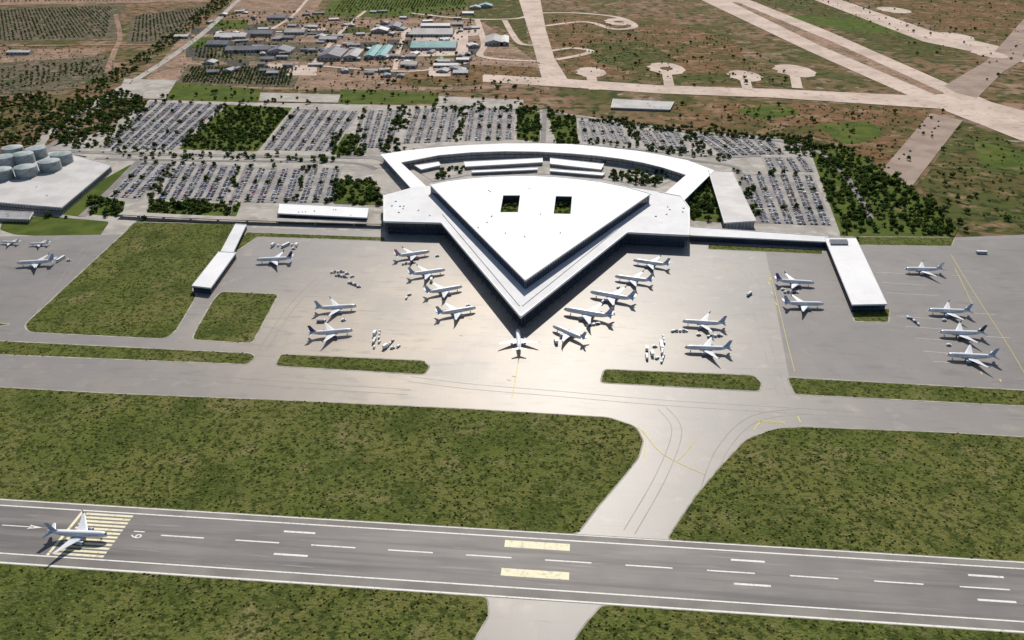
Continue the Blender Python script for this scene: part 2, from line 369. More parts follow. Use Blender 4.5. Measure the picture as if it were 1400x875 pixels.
# old air base pavements, upper right
far("old_runway",[(948,-5),(1012,-5),(1135,44),(1290,112),(1430,172),(1430,206),(1262,140),(1105,70)],'far_concrete')
far("old_runway_shoulder",[(1000,3),(1008,3),(1140,58),(1290,127),(1288,134),(1120,62)],'soil')
far("old_taxiway",[(1100,-5),(1135,-5),(1272,42),(1430,78),(1430,92),(1262,57)],'far_concrete')
far("old_taxiway",[(1430,0),(1398,28),(1348,84),(1290,118),(1330,140),(1372,98),(1430,64)],'far_asphalt')
far("old_taxiway",[(660,102),(770,108),(900,117),(1060,122),(1250,131),(1310,128),(1430,160),(1430,178),(1300,150),(1060,134),(900,128),(660,112)],'far_concrete')
far("old_taxiway",[(708,-5),(738,-5),(746,40),(758,80),(778,112),(742,112),(728,60)],'far_concrete',8)
far("disused_strip",[(1272,155),(1316,165),(1246,256),(1203,236)],'far_asphalt')
farroad("old_taxiway",[(736,18),(790,18),(845,24),(868,36),(840,40),(800,30),(742,36)],22)
farroad("old_taxiway",[(560,18),(640,26),(700,26),(722,22)],18)
farroad("old_taxiway",[(652,26),(662,60),(660,78),(735,84)],18)
farroad("old_taxiway",[(752,70),(780,66),(806,69),(800,74),(760,82)],20)
farroad("old_taxiway",[(690,28),(700,46),(712,60),(735,62)],18)
for pu,pv,pr in ((808,99,34),(911,94,42),(1018,104,36),(1086,97,44),(1222,14,50),(1306,50,42),(1352,74,36),(846,30,45)):
    x,y=P(pu,pv); zf[0]+=.01
    sheet("aircraft_dispersal_pad",[(x+pr*math.cos(t*.3142)*(1+.12*math.sin(3*t)),y+1.7*pr*math.sin(t*.3142)) for t in range(20)],zf[0],M['far_concrete'])
    if pv in (94,30):
        zf[0]+=.01
        sheet("scrubland",[(x+pr*.36*math.cos(t*.3142),y+.5*pr*math.sin(t*.3142)) for t in range(20)],zf[0],M['scrubred'])
    if pv>88: farroad("old_taxiway",[(pu,pv+4),(pu+4,pv+24 if pv<100 else pv+18)],22,s=False)
# roads, left
farroad("country_road",[(345,-15),(318,8),(282,42),(240,74),(196,103),(150,130),(104,158),(62,188),(44,210),(0,226)],18,'paving')
farroad("dirt_road",[(-30,63),(120,62),(215,61)],16,'soil')
farroad("dirt_road",[(158,20),(164,50),(156,72),(146,100)],14,'soil')
farroad("dirt_road",[(420,0),(400,22),(372,40)],12,'far_concrete')
farroad("dirt_road",[(430,86),(470,40),(500,15)],12,'far_concrete')
for (a,b,c,d) in (((170,108),(242,110),(226,136),(160,134)),((356,127),(466,130),(462,141),(354,139)),((600,132),(716,137),(713,150),(597,146))):
    far("paved_yard",[a,b,c,d],'paving')
far("paved_yard",[(565,50),(640,44),(640,76),(560,78)],'far_concrete')
farroad("base_road",[(300,44),(440,48),(560,44),(650,50)],12,'far_concrete')
farroad("base_road",[(540,96),(545,70),(556,40)],12,'far_concrete')
farroad("base_road",[(640,86),(560,98),(430,90)],12,'far_concrete')
# ---------------- airport precinct -----------------------------------------
far("campus_paving",[(205,137),(352,141),(470,143),(720,148),(790,158),(940,180),(1060,188),(1120,212),(1135,250),(1150,330),(1300,332),(1300,350),(-60,345),(-60,300),(120,215),(60,205),(140,180)],'paving')
for uv in ([(70,292),(112,262),(178,226),(196,222),(168,246),(112,298)],[(5,300),(60,296),(150,304),(134,328),(20,322),(0,315)],
   [(188,302),(330,307),(326,315),(180,310)],[(300,143),(400,148),(352,208),(240,205)],[(205,276),(330,280),(322,299),(200,295)],[(118,272),(172,276),(166,298),(120,294)],
   [(460,246),(512,250),(520,282),(455,280)],[(708,146),(738,148),(738,194),(706,192)],[(748,152),(788,160),(790,200),(760,195)],
   [(1105,200),(1150,200),(1195,225),(1250,262),(1310,312),(1300,334),(1152,330),(1130,270)],[(936,250),(968,246),(988,306),(944,302)],[(455,182),(500,186),(498,214),(452,212)]):
    far("planted_bed",uv,'green',6)
far("parking_lot",[(206,139),(312,144),(242,207),(136,204)],'lot')
LOTS=[[(208,140),(306,144),(238,206),(140,203)],[(402,149),(492,153),(456,208),(358,206)],[(503,151),(552,151),(536,202),(488,204)],
 [(566,150),(628,148),(620,194),(548,198)],[(640,148),(704,148),(702,192),(632,194)],[(790,165),(846,168),(864,198),(796,194)],
 [(860,176),(930,182),(944,210),(884,202)],[(945,184),(1056,192),(1074,212),(988,214)],[(1012,238),(1112,240),(1138,310),(1038,306)],[(1040,215),(1100,216),(1114,236),(1050,236)],
 [(192,222),(238,224),(194,273),(148,270)],[(244,224),(330,228),(308,276),(214,273)],[(336,229),(416,231),(400,279),(312,277)],[(424,229),(468,231),(456,278),(406,279)]]
carP=[];carR=[]; parkTrees=[]
V,Fc=[],[]
for q in LOTS:
    if q is not LOTS[0]: far("parking_lot",q,'lot')
    TL,TR,BR,BL=[Vector(p) for p in W(q)]
    wd=((TR-TL).length+(BR-BL).length)/2; n=max(2,round(wd/17.5))
    for c in range(n):
        s=(c+.5)/n; a=TL.lerp(TR,s); b=BL.lerp(BR,s); d=(b-a); L=d.length; d.normalize(); nr=Vector((-d.y,d.x)); rot=math.atan2(nr.y,nr.x)
        k=int(L/2.75); ph=rng.uniform(0,6)
        for i in range(k):
            if (i%26) in (0,1): 
                if random.random()<.45: p=a+d*(i+.5)*2.75; parkTrees.append((p.x,p.y))
                continue
            for sgn in (-1,1):
                if random.random()<.12+.10*math.sin(i*.15+ph): continue
                p=a+d*(i+.5)*2.75+nr*sgn*2.7+nr*random.uniform(-.25,.25); carP.append((p.x,p.y)); carR.append(rot+random.choice((0,math.pi))+random.uniform(-.03,.03))
            p=a+d*i*2.75; e=nr*5.2; wv=d*.08
            off=len(V); 
            for t in (p-e-wv,p+e-wv,p+e+wv,p-e+wv): V.append((t.x,t.y,zf[0]+.03))
            Fc.append((off,off+1,off+2,off+3))
ZC=zf[0]
obj("parking_bay_markings",V,Fc,M['paint'])
# car template
hull=[(-2.2,-.88,.3),(2.2,-.85,.3),(2.2,.85,.3),(-2.2,.88,.3),(-2.15,-.88,.88),(2.1,-.8,.72),(2.1,.8,.72),(-2.15,.88,.88)]
hf=[(0,1,5,4),(1,2,6,5),(2,3,7,6),(3,0,4,7),(4,5,6,7)]
cab=[(-1.7,-.82,.86),(.95,-.8,.8),(.95,.8,.8),(-1.7,.82,.86),(-1.25,-.65,1.42),(.25,-.65,1.42),(.25,.65,1.42),(-1.25,.65,1.42)]
wh=[]
for wx in(-1.35,1.35):
    for wy in(-.9,.9):
        wh.append(([(wx+.33*math.cos(t*1.047),wy,.33+.33*math.sin(t*1.047)) for t in range(6)],[(0,1,2,3,4,5)],(.02,.02,.02),0))
CAR=tri_t([(hull,hf,(1,1,1),1),(cab,[(0,1,5,4),(1,2,6,5),(2,3,7,6),(3,0,4,7)],(.03,.035,.04),0),([(x,y,z+.01) for x,y,z in cab],[(4,5,6,7)],(1,1,1),1)]+wh)
VAN=tri_t([([(x*1.12,y*1.08,(z if z<.4 else (1.2 if x>0 else 1.95))) for x,y,z in hull],hf,(1,1,1),1),([(1.3,-.86,1.24),(2.3,-.84,1.22),(2.3,.84,1.22),(1.3,.86,1.24),(.6,-.8,1.75),(.6,.8,1.75)],[(0,1,4),(1,2,5,4),(2,3,5)],(.03,.035,.04),0)]+wh)
pal=np.array([(.75,.75,.75),(.7,.71,.73),(.45,.46,.48),(.05,.05,.06),(.08,.09,.11),(.16,.17,.19),(.04,.07,.2),(.3,.04,.04),(.06,.12,.3),(.28,.29,.31),(.03,.03,.03),(.5,.48,.42)])
carP=np.array(carP); carR=np.array(carR)
mass("parked_cars",[CAR]*9+[VAN],carP,np.ones(len(carP)),carR,pal[rng.integers(0,len(pal),len(carP))],M['car'],ZC+.03)
# precinct roads
def proad(uv,wd,name="road",mat='road'):
    return farroad(name,uv,wd,mat)
proad([(60,207),(150,210),(300,214),(460,216),(520,218),(545,240)],14)
proad([(130,218),(300,221),(470,223),(515,232)],9)
proad([(-40,232),(60,205),(120,160),(150,140)],12)
proad([(112,297),(150,262),(185,226),(200,214)],10)
proad([(340,226),(318,276),(310,300)],8); proad([(420,226),(400,280)],8); proad([(238,222),(205,272)],8)
proad([(500,146),(482,205),(478,218)],8); proad([(745,150),(742,200)],9)
proad([(700,205),(860,212),(960,222),(1000,228),(1012,240),(1036,306)],10)
proad([(600,146),(720,152),(800,162),(940,182),(1090,198),(1150,235),(1190,300)],9)
proad([(560,206),(690,198),(800,199),(960,214),(1040,214)],9)
V,Fc=[],[]
for uv,wd in (([(60,207),(150,210),(300,214),(460,216),(520,218)],.5),([(560,206),(690,198),(800,199),(960,214),(1040,214)],.5)):
    ribbon_data(spl(W(uv),6),wd,zf[0]+.03,V,Fc)
obj("road_centre_line",V,Fc,M['paint'])
roadcars=[];roadrot=[]
for uv in ([(60,207),(150,210),(300,214),(460,216),(520,218)],[(560,206),(690,198),(800,199),(960,214),(1040,214)],[(700,205),(860,212),(960,222),(1000,228),(1012,240),(1036,306)],[(345,-15),(282,42),(196,103),(104,158),(62,188)],[(130,218),(300,221),(470,223)]):
    l=spl(W(uv),6)
    for i in range(len(l)-1):
        a=Vector(l[i]);b=Vector(l[i+1]);d=b-a;L=d.length;d.normalize();nn=Vector((-d.y,d.x))
        for k in range(int(L/18)):
            if random.random()<.35:
                s=random.choice((-1,1)); p=a+d*random.uniform(0,L)+nn*s*2; roadcars.append((p.x,p.y)); roadrot.append(math.atan2(d.y,d.x)+(0 if s<0 else math.pi))
rc=np.array(roadcars); mass("road_traffic_cars",[CAR]*6+[VAN],rc,np.ones(len(rc)),np.array(roadrot),pal[rng.integers(0,len(pal),len(rc))],M['car'],zf[0]+.03)

# ---------------- airfield --------------------------------------------------
Z0=zf[0]+.02
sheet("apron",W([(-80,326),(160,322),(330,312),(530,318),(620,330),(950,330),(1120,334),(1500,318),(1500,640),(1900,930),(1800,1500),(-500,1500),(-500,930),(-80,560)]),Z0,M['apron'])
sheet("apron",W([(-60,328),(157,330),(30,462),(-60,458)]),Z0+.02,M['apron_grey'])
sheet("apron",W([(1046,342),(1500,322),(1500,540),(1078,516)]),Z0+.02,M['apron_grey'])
def RW(s,t): p=c0+ax*s+ay*t; return (p.x,p.y)
def rq(s0,s1,t0,t1): return [RW(s0,t0),RW(s1,t0),RW(s1,t1),RW(s0,t1)]
tt=lambda u,v:(Vector(P(u,v))-c0).dot(ay)
T_top=(tt(200,700)+tt(1100,752))/2; T_bot=(tt(200,784)+tt(1100,845))/2
ZR=Z0+.045
sheet("runway_shoulder",rq(-1200,1900,T_bot-1.5,T_top+1.5),ZR,M['shoulder'])
T1=T_top-4; B1=T_bot+6
sheet("runway",rq(-1200,1900,B1,T1),ZR+.02,M['runway'])
ZM=ZR+.045
V=[];Fc=[]
def q(s0,s1,t0,t1,Vv=None,Ff=None):
    Vv=V if Vv is None else Vv; Ff=Fc if Ff is None else Ff
    o=len(Vv); Vv+=[(x,y,ZM) for x,y in rq(s0,s1,t0,t1)]; Ff.append((o,o+1,o+2,o+3))
q(-1200,1900,T1-1.3,T1-.3); q(-1200,1900,B1+.3,B1+1.3); q(-1200,1900,T_top+.2,T_top+.9); q(-1200,1900,T_bot-1.0,T_bot+.1)
ss=lambda u,v:(Vector(P(u,v))-c0).dot(ax)
dash=[ss(u,v) for u,v in ((250,736),(1345,806))]
step=(dash[-1]-dash[0])/10
for k in range(0,30): q(dash[0]+k*step-14.5,dash[0]+k*step+14.5,-.5,.5)
for (u,v,L) in ((410,730,21),(398,761,22),(1022,769,21),(1028,802,22),(1347,790,21),(1362,824,22)):
    s,t=ss(u,v),tt(u,v); q(s-L/2,s+L/2,t-.75,t+.75)
q(ss(4,720),ss(48,722),-.35,.35)
o=len(V); V+=[(*RW(ss(60,723),0),ZM),(*RW(ss(40,722),1.9),ZM),(*RW(ss(44,722),0),ZM),(*RW(ss(40,722),-1.9),ZM)]; Fc+=[(o,o+1,o+2),(o,o+2,o+3)]
obj("runway_markings",V,Fc,M['paint'])
Vc,Fcc=[],[]
s0,s1=ss(100,728),ss(166,731)
nb=12; wdt=(T1-B1-4)/nb
for i in range(nb):
    t=B1+2+wdt*(i+.5); q(s0,s1,t-wdt*.27,t+wdt*.27,Vc,Fcc)
q(s0-4.5,s0-2.5,B1+1.5,T1-1.5,Vc,Fcc)
for (ua,va,ub,vb) in ((690,746,779,750),(685,785,778,789)):
    t=(tt(ua,va)+tt(ub,vb))/2; q(ss(ua,va),ss(ub,vb),t-3,t+3,Vc,Fcc)
obj("runway_threshold_markings",Vc,Fcc,M['cream'])
tx=bpy.data.curves.new("runway_number","FONT"); tx.body="19"; tx.size=12; tx.align_x='CENTER'; tx.align_y='CENTER'
to=bpy.data.objects.new("runway_number",tx); scene.collection.objects.link(to); to.location=(*P(188,732),ZM); to.rotation_euler=(0,0,RA-math.pi/2); to.scale=(.68,.9,1); tx.materials.append(M['paint'])
# grass areas
def grass(uv,r=4,outline=True,z=Z0+.06):
    l=ccw(W(uv)); l=rnd(l,r)
    if outline: ribbon("pavement_edge",l,2.2,z+.015,M['kerb'],True)
    sheet("grass",inset(l,.4),z+.03,M['grass'])
    return l
def rl(u,t):
    p=RW(ss(u,740),t); return p
gp=[]
l=[rl(-250,T_top+1.6)]+[rl(788,T_top+1.6)]+W([(815,697),(850,656),(872,628),(879,604),(868,585),(832,573),(650,562),(400,550),(150,540),(-100,526)])
gp.append(rnd(ccw(l),5))
l=[rl(912,T_top+1.6),rl(1700,T_top+1.6)]+W([(1600,608),(1400,600),(1300,594),(1100,586),(1060,588),(1020,603),(985,640),(950,682)])
gp.append(rnd(ccw(l),5))
l=[rl(-300,T_bot-1.6),rl(676,T_bot-1.6)]+W([(668,842),(640,890),(600,960),(-200,960)])
gp.append(rnd(ccw(l),4))
l=[rl(822,T_bot-1.6),rl(1650,T_bot-1.6)]+W([(1650,1000),(730,1000),(780,885),(803,853)])
gp.append(rnd(ccw(l),4))
for l in gp:
    ribbon("pavement_edge",l,2.2,Z0+.072,M['kerb'],True); sheet("grass",l,Z0+.10,M['grass'])
isl=[([(-60,465),(345,485),(349,491),(338,500),(-60,484)],4),([(384,486),(578,495),(588,503),(580,514),(377,502)],4),([(826,507),(1030,515),(1041,525),(1038,537),(821,525)],4),
 ([(1076,518),(1500,541),(1500,562),(1086,541)],4),([(184,305),(322,308),(298,352),(262,398),(270,404),(242,452),(228,465),(40,456),(34,446),(172,318)],8),
 ([(303,400),(381,404),(345,471),(263,466),(270,450),(292,412)],6),([(338,319),(525,326),(528,331),(352,325),(322,346),(314,344)],2),([(968,335),(1124,343),(1124,349),(968,342)],2),
 ([(1163,420),(1216,424),(1214,442),(1168,441)],2),([(-60,440),(15,445),(-60,458)],3),([(1150,325),(1305,326),(1300,338),(1160,336)],2)]
ip=[grass(uv,r) for uv,r in isl]
tp=[]
for l in gp: tp.append(scatter(l,.085))
for l in ip[:6]: tp.append(scatter(l,.05))
tp=np.concatenate(tp)
vis=(np.abs(tp[:,0])<tp[:,1]*.9+60)&(tp[:,1]>230); tp=tp[vis]
cl=.5+.5*np.sin(tp[:,0]*.031+1.7*np.sin(tp[:,1]*.023))*np.sin(tp[:,1]*.041+1.3*np.sin(tp[:,0]*.017))
tp=tp[rng.uniform(0,1,len(tp))<.35+.65*cl]
n=len(tp); sc=rng.uniform(.45,1.35,n); sc=np.stack([sc,sc*rng.uniform(.7,1.2,n),sc*rng.uniform(.35,.7,n)],1)
mass("grass_tufts",TUFT,tp,sc,rng.uniform(0,6.28,n),gtint(n,.35),M['leaf'],Z0+.09)
# taxi lines and stand lines
V=[];Fc=[];zl=Z0+.15
def yl(uv,wd=.55,s=True):
    l=W(uv); l=spl(l,8) if s and len(l)>2 else l; ribbon_data(l,wd,zl,V,Fc)
yl([(878,590),(900,618),(930,636),(964,651)]); yl([(880,627),(882,600),(872,586)]); yl([(950,604),(936,622),(926,632)])
for k in range(4): yl([(1032+k*9,573+k*0.5+3),(1046+k*9,580+k*.5)],.8,False)
yl([(1090,571),(1094,580)],.9,False); yl([(1030,590),(1040,578)],.7,False)
yl([(709,490),(706,512),(700,545)],.5); 
for u,v in ((640,437),(628,460),(700,516),(693,521)): yl([(u,v),(u+5,v+1)],1.1,False)
for u,v in ((1052,381),(1050,387),(1054,400),(1060,415),(1366,520),(1340,510)): yl([(u,v),(u+2,v+4)],1.0,False)
yl([(1300,350),(1330,400),(1375,470),(1410,530)],.45); yl([(1305,368),(1330,420)],.45)
yl([(1052,372),(1064,420),(1076,470),(1086,510)],.4)
obj("taxiway_guide_lines",V,Fc,M['yellow'])
V=[];Fc=[]
for k,(a,b) in enumerate((((1196,374),(1240,376)),((1205,388),(1268,392)),((1212,402),(1282,406)),((1226,434),(1280,438)),((1238,448),(1290,452)),((1250,464),(1302,468)),((1262,482),(1310,486)),((1275,496),(1325,500)),((1300,378),(1312,379)),((1330,430),(1360,432)),((1348,462),(1380,464)))):
    ribbon_data(W([a,b]),.45,zl,V,Fc)
obj("stand_lines",V,Fc,M['paint'])
# rubber tracks left by turning tyres
zl2=Z0+.032
for uv in ([(975,356),(1010,366),(1034,392),(1036,430),(1050,480),(1070,545)],[(560,520),(640,530),(760,540),(900,552),(1060,562),(1300,576)],[(0,508),(200,514),(400,528),(560,538)],[(905,560),(925,590),(905,650),(860,730)],[(960,690),(985,620),(1030,575),(1100,564)],[(120,340),(90,380),(40,450)],[(360,480),(400,420),(440,380)]):
    c=spl(W(uv),10); V=[];Fc=[]
    for off in (-3.8,3.8):
        cc=[]
        for i in range(len(c)):
            a=Vector(c[max(0,i-1)]);b=Vector(c[min(len(c)-1,i+1)]);d=(b-a).normalized(); cc.append((c[i][0]-d.y*off,c[i][1]+d.x*off))
        ribbon_data(cc,.7,zl2,V,Fc)
    obj("tyre_marks",V,Fc,M['rubber']); zl2+=.004

# ---------------- buildings -------------------------------------------------
def facade(parent,l,z0,z1,step=4.5,bands=()):
    V,Fc=[],[]; l=ccw(l)
    for i in range(len(l)):
        a=Vector(l[i]);b=Vector(l[(i+1)%len(l)]);L=(b-a).length
        if L<step: continue
        d=(b-a)/L; nr=Vector((d.y,-d.x)); r=math.atan2(d.y,d.x); n=int(L/step)
        for k in range(n+1):
            p=a+d*(L*k/n)+nr*.2; box(V,Fc,(p.x,p.y,(z0+z1)/2),(.3,.5,z1-z0),r)
        for zb in bands:
            p=a+d*L/2+nr*.33; box(V,Fc,(p.x,p.y,zb),(L,.8,.9),r)
    obj("facade_frame",V,Fc,M['mullion'],parent=parent)
def coping(l,zt,wd=.5,h=.5,skip=None):
    V,Fc=[],[]
    for k in range(len(l)):
        a=Vector(l[k]);c=Vector(l[(k+1)%len(l)]);d=c-a
        if d.length<1.2*wd+.3 or (skip and skip(a,c)): continue
        n=Vector((-d.y,d.x)).normalized(); p=(a+c)/2+n*(wd*.5+.1)
        box(V,Fc,(p.x,p.y,zt+h/2),(d.length-wd,wd,h),math.atan2(d.y,d.x))
    return V,Fc
def building(name,uv,zt,roof='roof',wall='glass',ins=2.0,th=1.0,z0=0,bands=(),step=4.5,edge=True,fascia='fascia',units=True):
    e=empty(name); l=ccw(W(uv,zt))
    prism("roof",[l],zt-th,zt,M[roof],M[fascia],e)
    b=inset(l,ins); prism("walls",[b],z0,zt-th-.02,M[roof],M[wall],e)
    facade(e,b,z0,zt-th-.05,step,bands)
    if edge:
        V,Fc=coping(l,zt); obj("parapet",V,Fc,M[fascia],parent=e)
    A=area(l); cx=sum(p[0] for p in l)/len(l); cy=sum(p[1] for p in l)/len(l); V,Fc=[],[]
    if A>600 and edge and units:
        for k in range(min(9,int(A/500))):
            i=random.randrange(len(l)); t=random.uniform(.1,.7); x=cx+(l[i][0]-cx)*t; y=cy+(l[i][1]-cy)*t
            box(V,Fc,(x,y,zt+.4),(random.uniform(1,2.2),random.uniform(1,1.8),.8),.1)
        obj("rooftop_units",V,Fc,M['roof_beige'],parent=e)
    return e,l
# terminal
T=empty("airport_terminal")
lowR=[(524,303),(603,305),(712,434),(858,318),(943,322),(943,284),(931,268),(900,262),(820,250),(760,244),(700,243),(640,246),(590,254),(568,255),(524,267)]
arc=[(520,211),(560,205),(600,201),(645,198),(690,196),(735,196),(780,197),(825,201),(870,206),(905,212),(940,219),(977,233),(932,277),(901,271),(938,239),(905,228.5),(878,222),(850,217),(815,212.5),(780,209.5),(735,207),(690,206.5),(645,208),(600,212),(548,222),(593,264),(568,264)]
ZT=19; ZA=12.5
L0=ccw(W(lowR,ZT)); prism("roof_lower",[L0],ZT-1.6,ZT,M['roof_low'],M['fascia'],T)
b0=inset(L0,5); prism("concourse_walls",[b0],0,ZT-1.62,M['roof'],M['glass'],T); facade(T,b0,0,ZT-1.7,5,(5.5,11))
LA=ccw(W(arc,ZA)); prism("roof_forecourt_arc",[LA],ZA-1.2,ZA,M['roof'],M['fascia'],T)
ba=inset(LA,4.0); prism("arc_walls",[ba],0,ZA-1.22,M['roof'],M['wall'],T); facade(T,ba,0,ZA-1.3,8,(6,))
topR=[(587,252),(612,247),(640,243.5),(670,241),(700,240),(730,240),(760,241.5),(790,244.5),(820,248),(855,255),(890,265),(718,384)]
ZU=30
holes=[[(688,267),(711,267),(708,290),(684,290)],[(760,268),(782,268.5),(780,292.5),(757,292)]]
LU=ccw(W(topR,ZU)); HU=[ccw(W(h,ZU)) for h in holes]
prism("roof_upper",[LU]+HU,ZU-.9,ZU,M['roof'],M['fascia'],T)
bu=inset(LU,1.5); HB=[inset(h,-.05) for h in HU]
prism("clerestory_walls",[bu]+[h[::-1] for h in HB],ZT+.01,ZU-.92,M['roof'],M['glass'],T); facade(T,bu,ZT,ZU-1.0,5)
for h in HU: facade(T,h,ZT+.1,ZU-1.0,4)
V,Fc=[],[]
for h in HU: 
    o=len(V); V+=[(x,y,ZT+.3) for x,y in h]; Fc.append(tuple(range(o,o+len(h))))
obj("courtyard_planting_bed",V,Fc,M['green'],parent=T)
yb=P(700,262,ZT)[1]
V,Fc=coping(L0,ZT,1.1,.7,lambda a,c:(a.y+c.y)/2>yb); V2,F2=coping(LU,ZU,.9,.6); o=len(V); V+=V2; Fc+=[tuple(o+i for i in f) for f in F2]
obj("roof_parapet",V,Fc,M['fascia'],parent=T)
V,Fc=[],[]
for a_,b_ in (((604,292),(712,420)),((712,420),(846,312))):
    a=Vector(P(*a_,ZT));b=Vector(P(*b_,ZT));d=b-a; p=(a+b)/2; box(V,Fc,(p.x,p.y,ZT+.35),(d.length-6,.8,.7),math.atan2(d.y,d.x))
obj("roof_rib",V,Fc,M['metal'],parent=T)
V,Fc=[],[]
for k in range(14):
    u,v=random.uniform(640,800),random.uniform(255,330)
    if abs(u-718)>(384-v)*.9 or any(a-8<u<a+30 and 258<v<300 for a in (684,757)): continue
    x,y=P(u,v,ZU); box(V,Fc,(x,y,ZU+.5),(random.uniform(1,1.8),random.uniform(1,1.8),.9))
for k in range(14):
    u=random.choice((random.uniform(535,590),random.uniform(895,935))); v=random.uniform(275,296)
    x,y=P(u,v,ZT); box(V,Fc,(x,y,ZT+.5),(random.uniform(1.5,2.5),random.uniform(1.2,2),.9))
obj("roof_vents",V,Fc,M['metal'],parent=T)
V,Fc=[],[]
bc=inset(L0,2.2)
for k in range(len(bc)):
    a=Vector(bc[k]);c=Vector(bc[(k+1)%len(bc)]);n=int((c-a).length/14)
    if (a.y+c.y)/2>yb: continue
    for i in range(n):
        p=a.lerp(c,(i+.5)/max(1,n)); v,f=frust((p.x,p.y,0),.35,(p.x,p.y,ZT-1.6),.35,8); o=len(V); V+=v; Fc+=[tuple(o+j for j in g) for g in f]
obj("columns",V,Fc,M['mullion'],parent=T)
# forecourt between arc and hall
sheet("forecourt",inset(ccw(W([(550,222),(600,214),(690,209),(780,212),(850,220),(905,232),(934,240),(900,258),(820,246),(760,240),(700,238),(640,241),(592,250)])),1),Z0+.02,M['paving'])
building("forecourt_building",[(634,221),(742,216),(742,222),(636,228)],6,wall='wall',units=False)
building("forecourt_building",[(752,216),(826,224),(822,232),(752,224)],6,wall='wall',units=False)
building("forecourt_canopy",[(644,233),(735,229),(735,232),(646,236)],5,wall='wall',units=False)
building("forecourt_canopy",[(752,231),(828,236),(824,240),(752,234)],5,wall='wall',units=False)
building("forecourt_building",[(566,226),(600,221),(603,226),(576,232)],6,wall='wall',units=False)
# right hand side buildings and pier
building("transport_hub",[(968,233),(1001,235),(1034,302),(990,305)],12,roof='roof_beige',wall='wall',units=False)
building("pier_walkway",[(943.5,310),(1132,323),(1132,331),(943.5,322)],9,ins=.8,roof='roof_low',units=False)
building("boarding_pier",[(1127,325),(1170,325),(1213,416),(1165,417)],10,ins=1.5,bands=(4.5,),units=False)
building("rooftop_plant",[(1134,327),(1158,327),(1160,332),(1136,332)],12.5,roof='roof_dark',wall='wall',z0=10.01,ins=.5,edge=False)
building("pier_walkway",[(322,306),(337,307),(319,345),(302,344)],8,ins=.8,roof='roof_low',units=False)
building("boarding_pier",[(299,344),(323,345),(288,394),(262,391)],9,ins=1.2,bands=(4,),units=False)
building("pier_building",[(382,278),(504,284),(502,298),(380,292)],10,ins=1.5)
# viaduct in front of the car parks
e=empty("viaduct"); l=spl(W([(165,291),(260,296),(380,300),(522,304)],6),6)
V,Fc=[],[]; ribbon_data(l,11,6,V,Fc); ribbon_data(l,11,5,V,Fc); n=len(V)//2
for k in range(len(l)-1):
    for s in(0,1): Fc.append((2*k+s,2*k+2+s,n+2*k+2+s,n+2*k+s))
obj("deck",V,Fc,M['paving'],parent=e)
V,Fc=[],[]
for p in l[::2]: box(V,Fc,(p[0],p[1],2.5),(1.5,5,4.98))
obj("piers",V,Fc,M['wall'],parent=e)
# fuel depot at the left
building("depot_building",[(-80,232),(80,206),(153,226),(84,284),(-80,270)],11,roof='roof_beige',wall='wall',ins=2,bands=(5,))
building("depot_annex",[(-40,286),(46,290),(40,300),(-40,297)],6,roof='roof_grey',wall='wall')
for (u,v) in ((8,226),(34,222),(20,213),(52,214),(70,232),(86,222),(38,240),(4,244)):
    x,y=P(u,v,11); R=15; h=13
    e=empty("storage_tank"); V,Fc,FM=[],[],[]
    prof=[(R,11.02),(R,11+h),(R*.98,11+h+.6),(R*.5,11+h+2.2),(.6,11+h+2.8)]; ns=28
    for r_,z_ in prof: V+=[(x+r_*math.cos(2*math.pi*i/ns),y+r_*math.sin(2*math.pi*i/ns),z_) for i in range(ns)]
    for a in range(len(prof)-1):
        for i in range(ns): j=(i+1)%ns; Fc.append((a*ns+i,a*ns+j,(a+1)*ns+j,(a+1)*ns+i)); FM.append(0)
    Fc.append(tuple(4*ns+i for i in range(ns))); FM.append(0)
    obj("shell",V,Fc,[M['tank']],FM,e)
    V,Fc=[],[]
    for zz in (15,19,23.5):
        o=len(V)
        for dz in(-.25,.25): V+=[(x+(R+.15)*math.cos(2*math.pi*i/ns),y+(R+.15)*math.sin(2*math.pi*i/ns),zz+dz) for i in range(ns)]
        Fc+=[(o+i,o+(i+1)%ns,o+ns+(i+1)%ns,o+ns+i) for i in range(ns)]
    for k in range(16): box(V,Fc,(x+(R+.4)*math.cos(k*.13-2.2),y+(R+.4)*math.sin(k*.13-2.2),11.5+k*.8),(1.6,1.6,.2))
    obj("stiffening_rings_and_stair",V,Fc,M['metal'],parent=e)
# distant air-base buildings (gabled sheds)
def shed(u,v,w_,d_,h,rot=0,roof='roof_grey',name="warehouse"):
    x,y=P(u,v); cr,sr=math.cos(rot),math.sin(rot); e=empty(name); h+=.8
    tr=lambda a,b,c:(x+a*cr-b*sr,y+a*sr+b*cr,c)
    a,b=w_/2,d_/2; rh=h+min(w_,d_)*.13
    V=[tr(-a,-b,0),tr(a,-b,0),tr(a,b,0),tr(-a,b,0),tr(-a,-b,h),tr(a,-b,h),tr(a,b,h),tr(-a,b,h)]
    if w_>d_:
        V+=[tr(-a,0,rh),tr(a,0,rh)]; F2=[(0,1,5,4),(2,3,7,6),(1,2,6,9,5),(3,0,4,8,7)]; R2=[(4,5,9,8),(7,8,9,6)]
    else:
        V+=[tr(0,-b,rh),tr(0,b,rh)]; F2=[(1,2,6,5),(3,0,4,7),(0,1,5,8,4),(2,3,7,9,6)]; R2=[(4,8,9,7),(8,5,6,9)]
    obj("walls_and_roof",V,F2+R2,[M['wall'],M[roof]],[0]*4+[1]*2,e)
    V,Fc=[],[]; n=max(2,int(w_/9))
    for k in range(n):
        p=tr(-a+(k+.5)*w_/n,-b-.05,h*.5); box(V,Fc,p,(w_/n*.45,.12,h*.4),rot)
    obj("windows",V,Fc,M['glass'],parent=e)
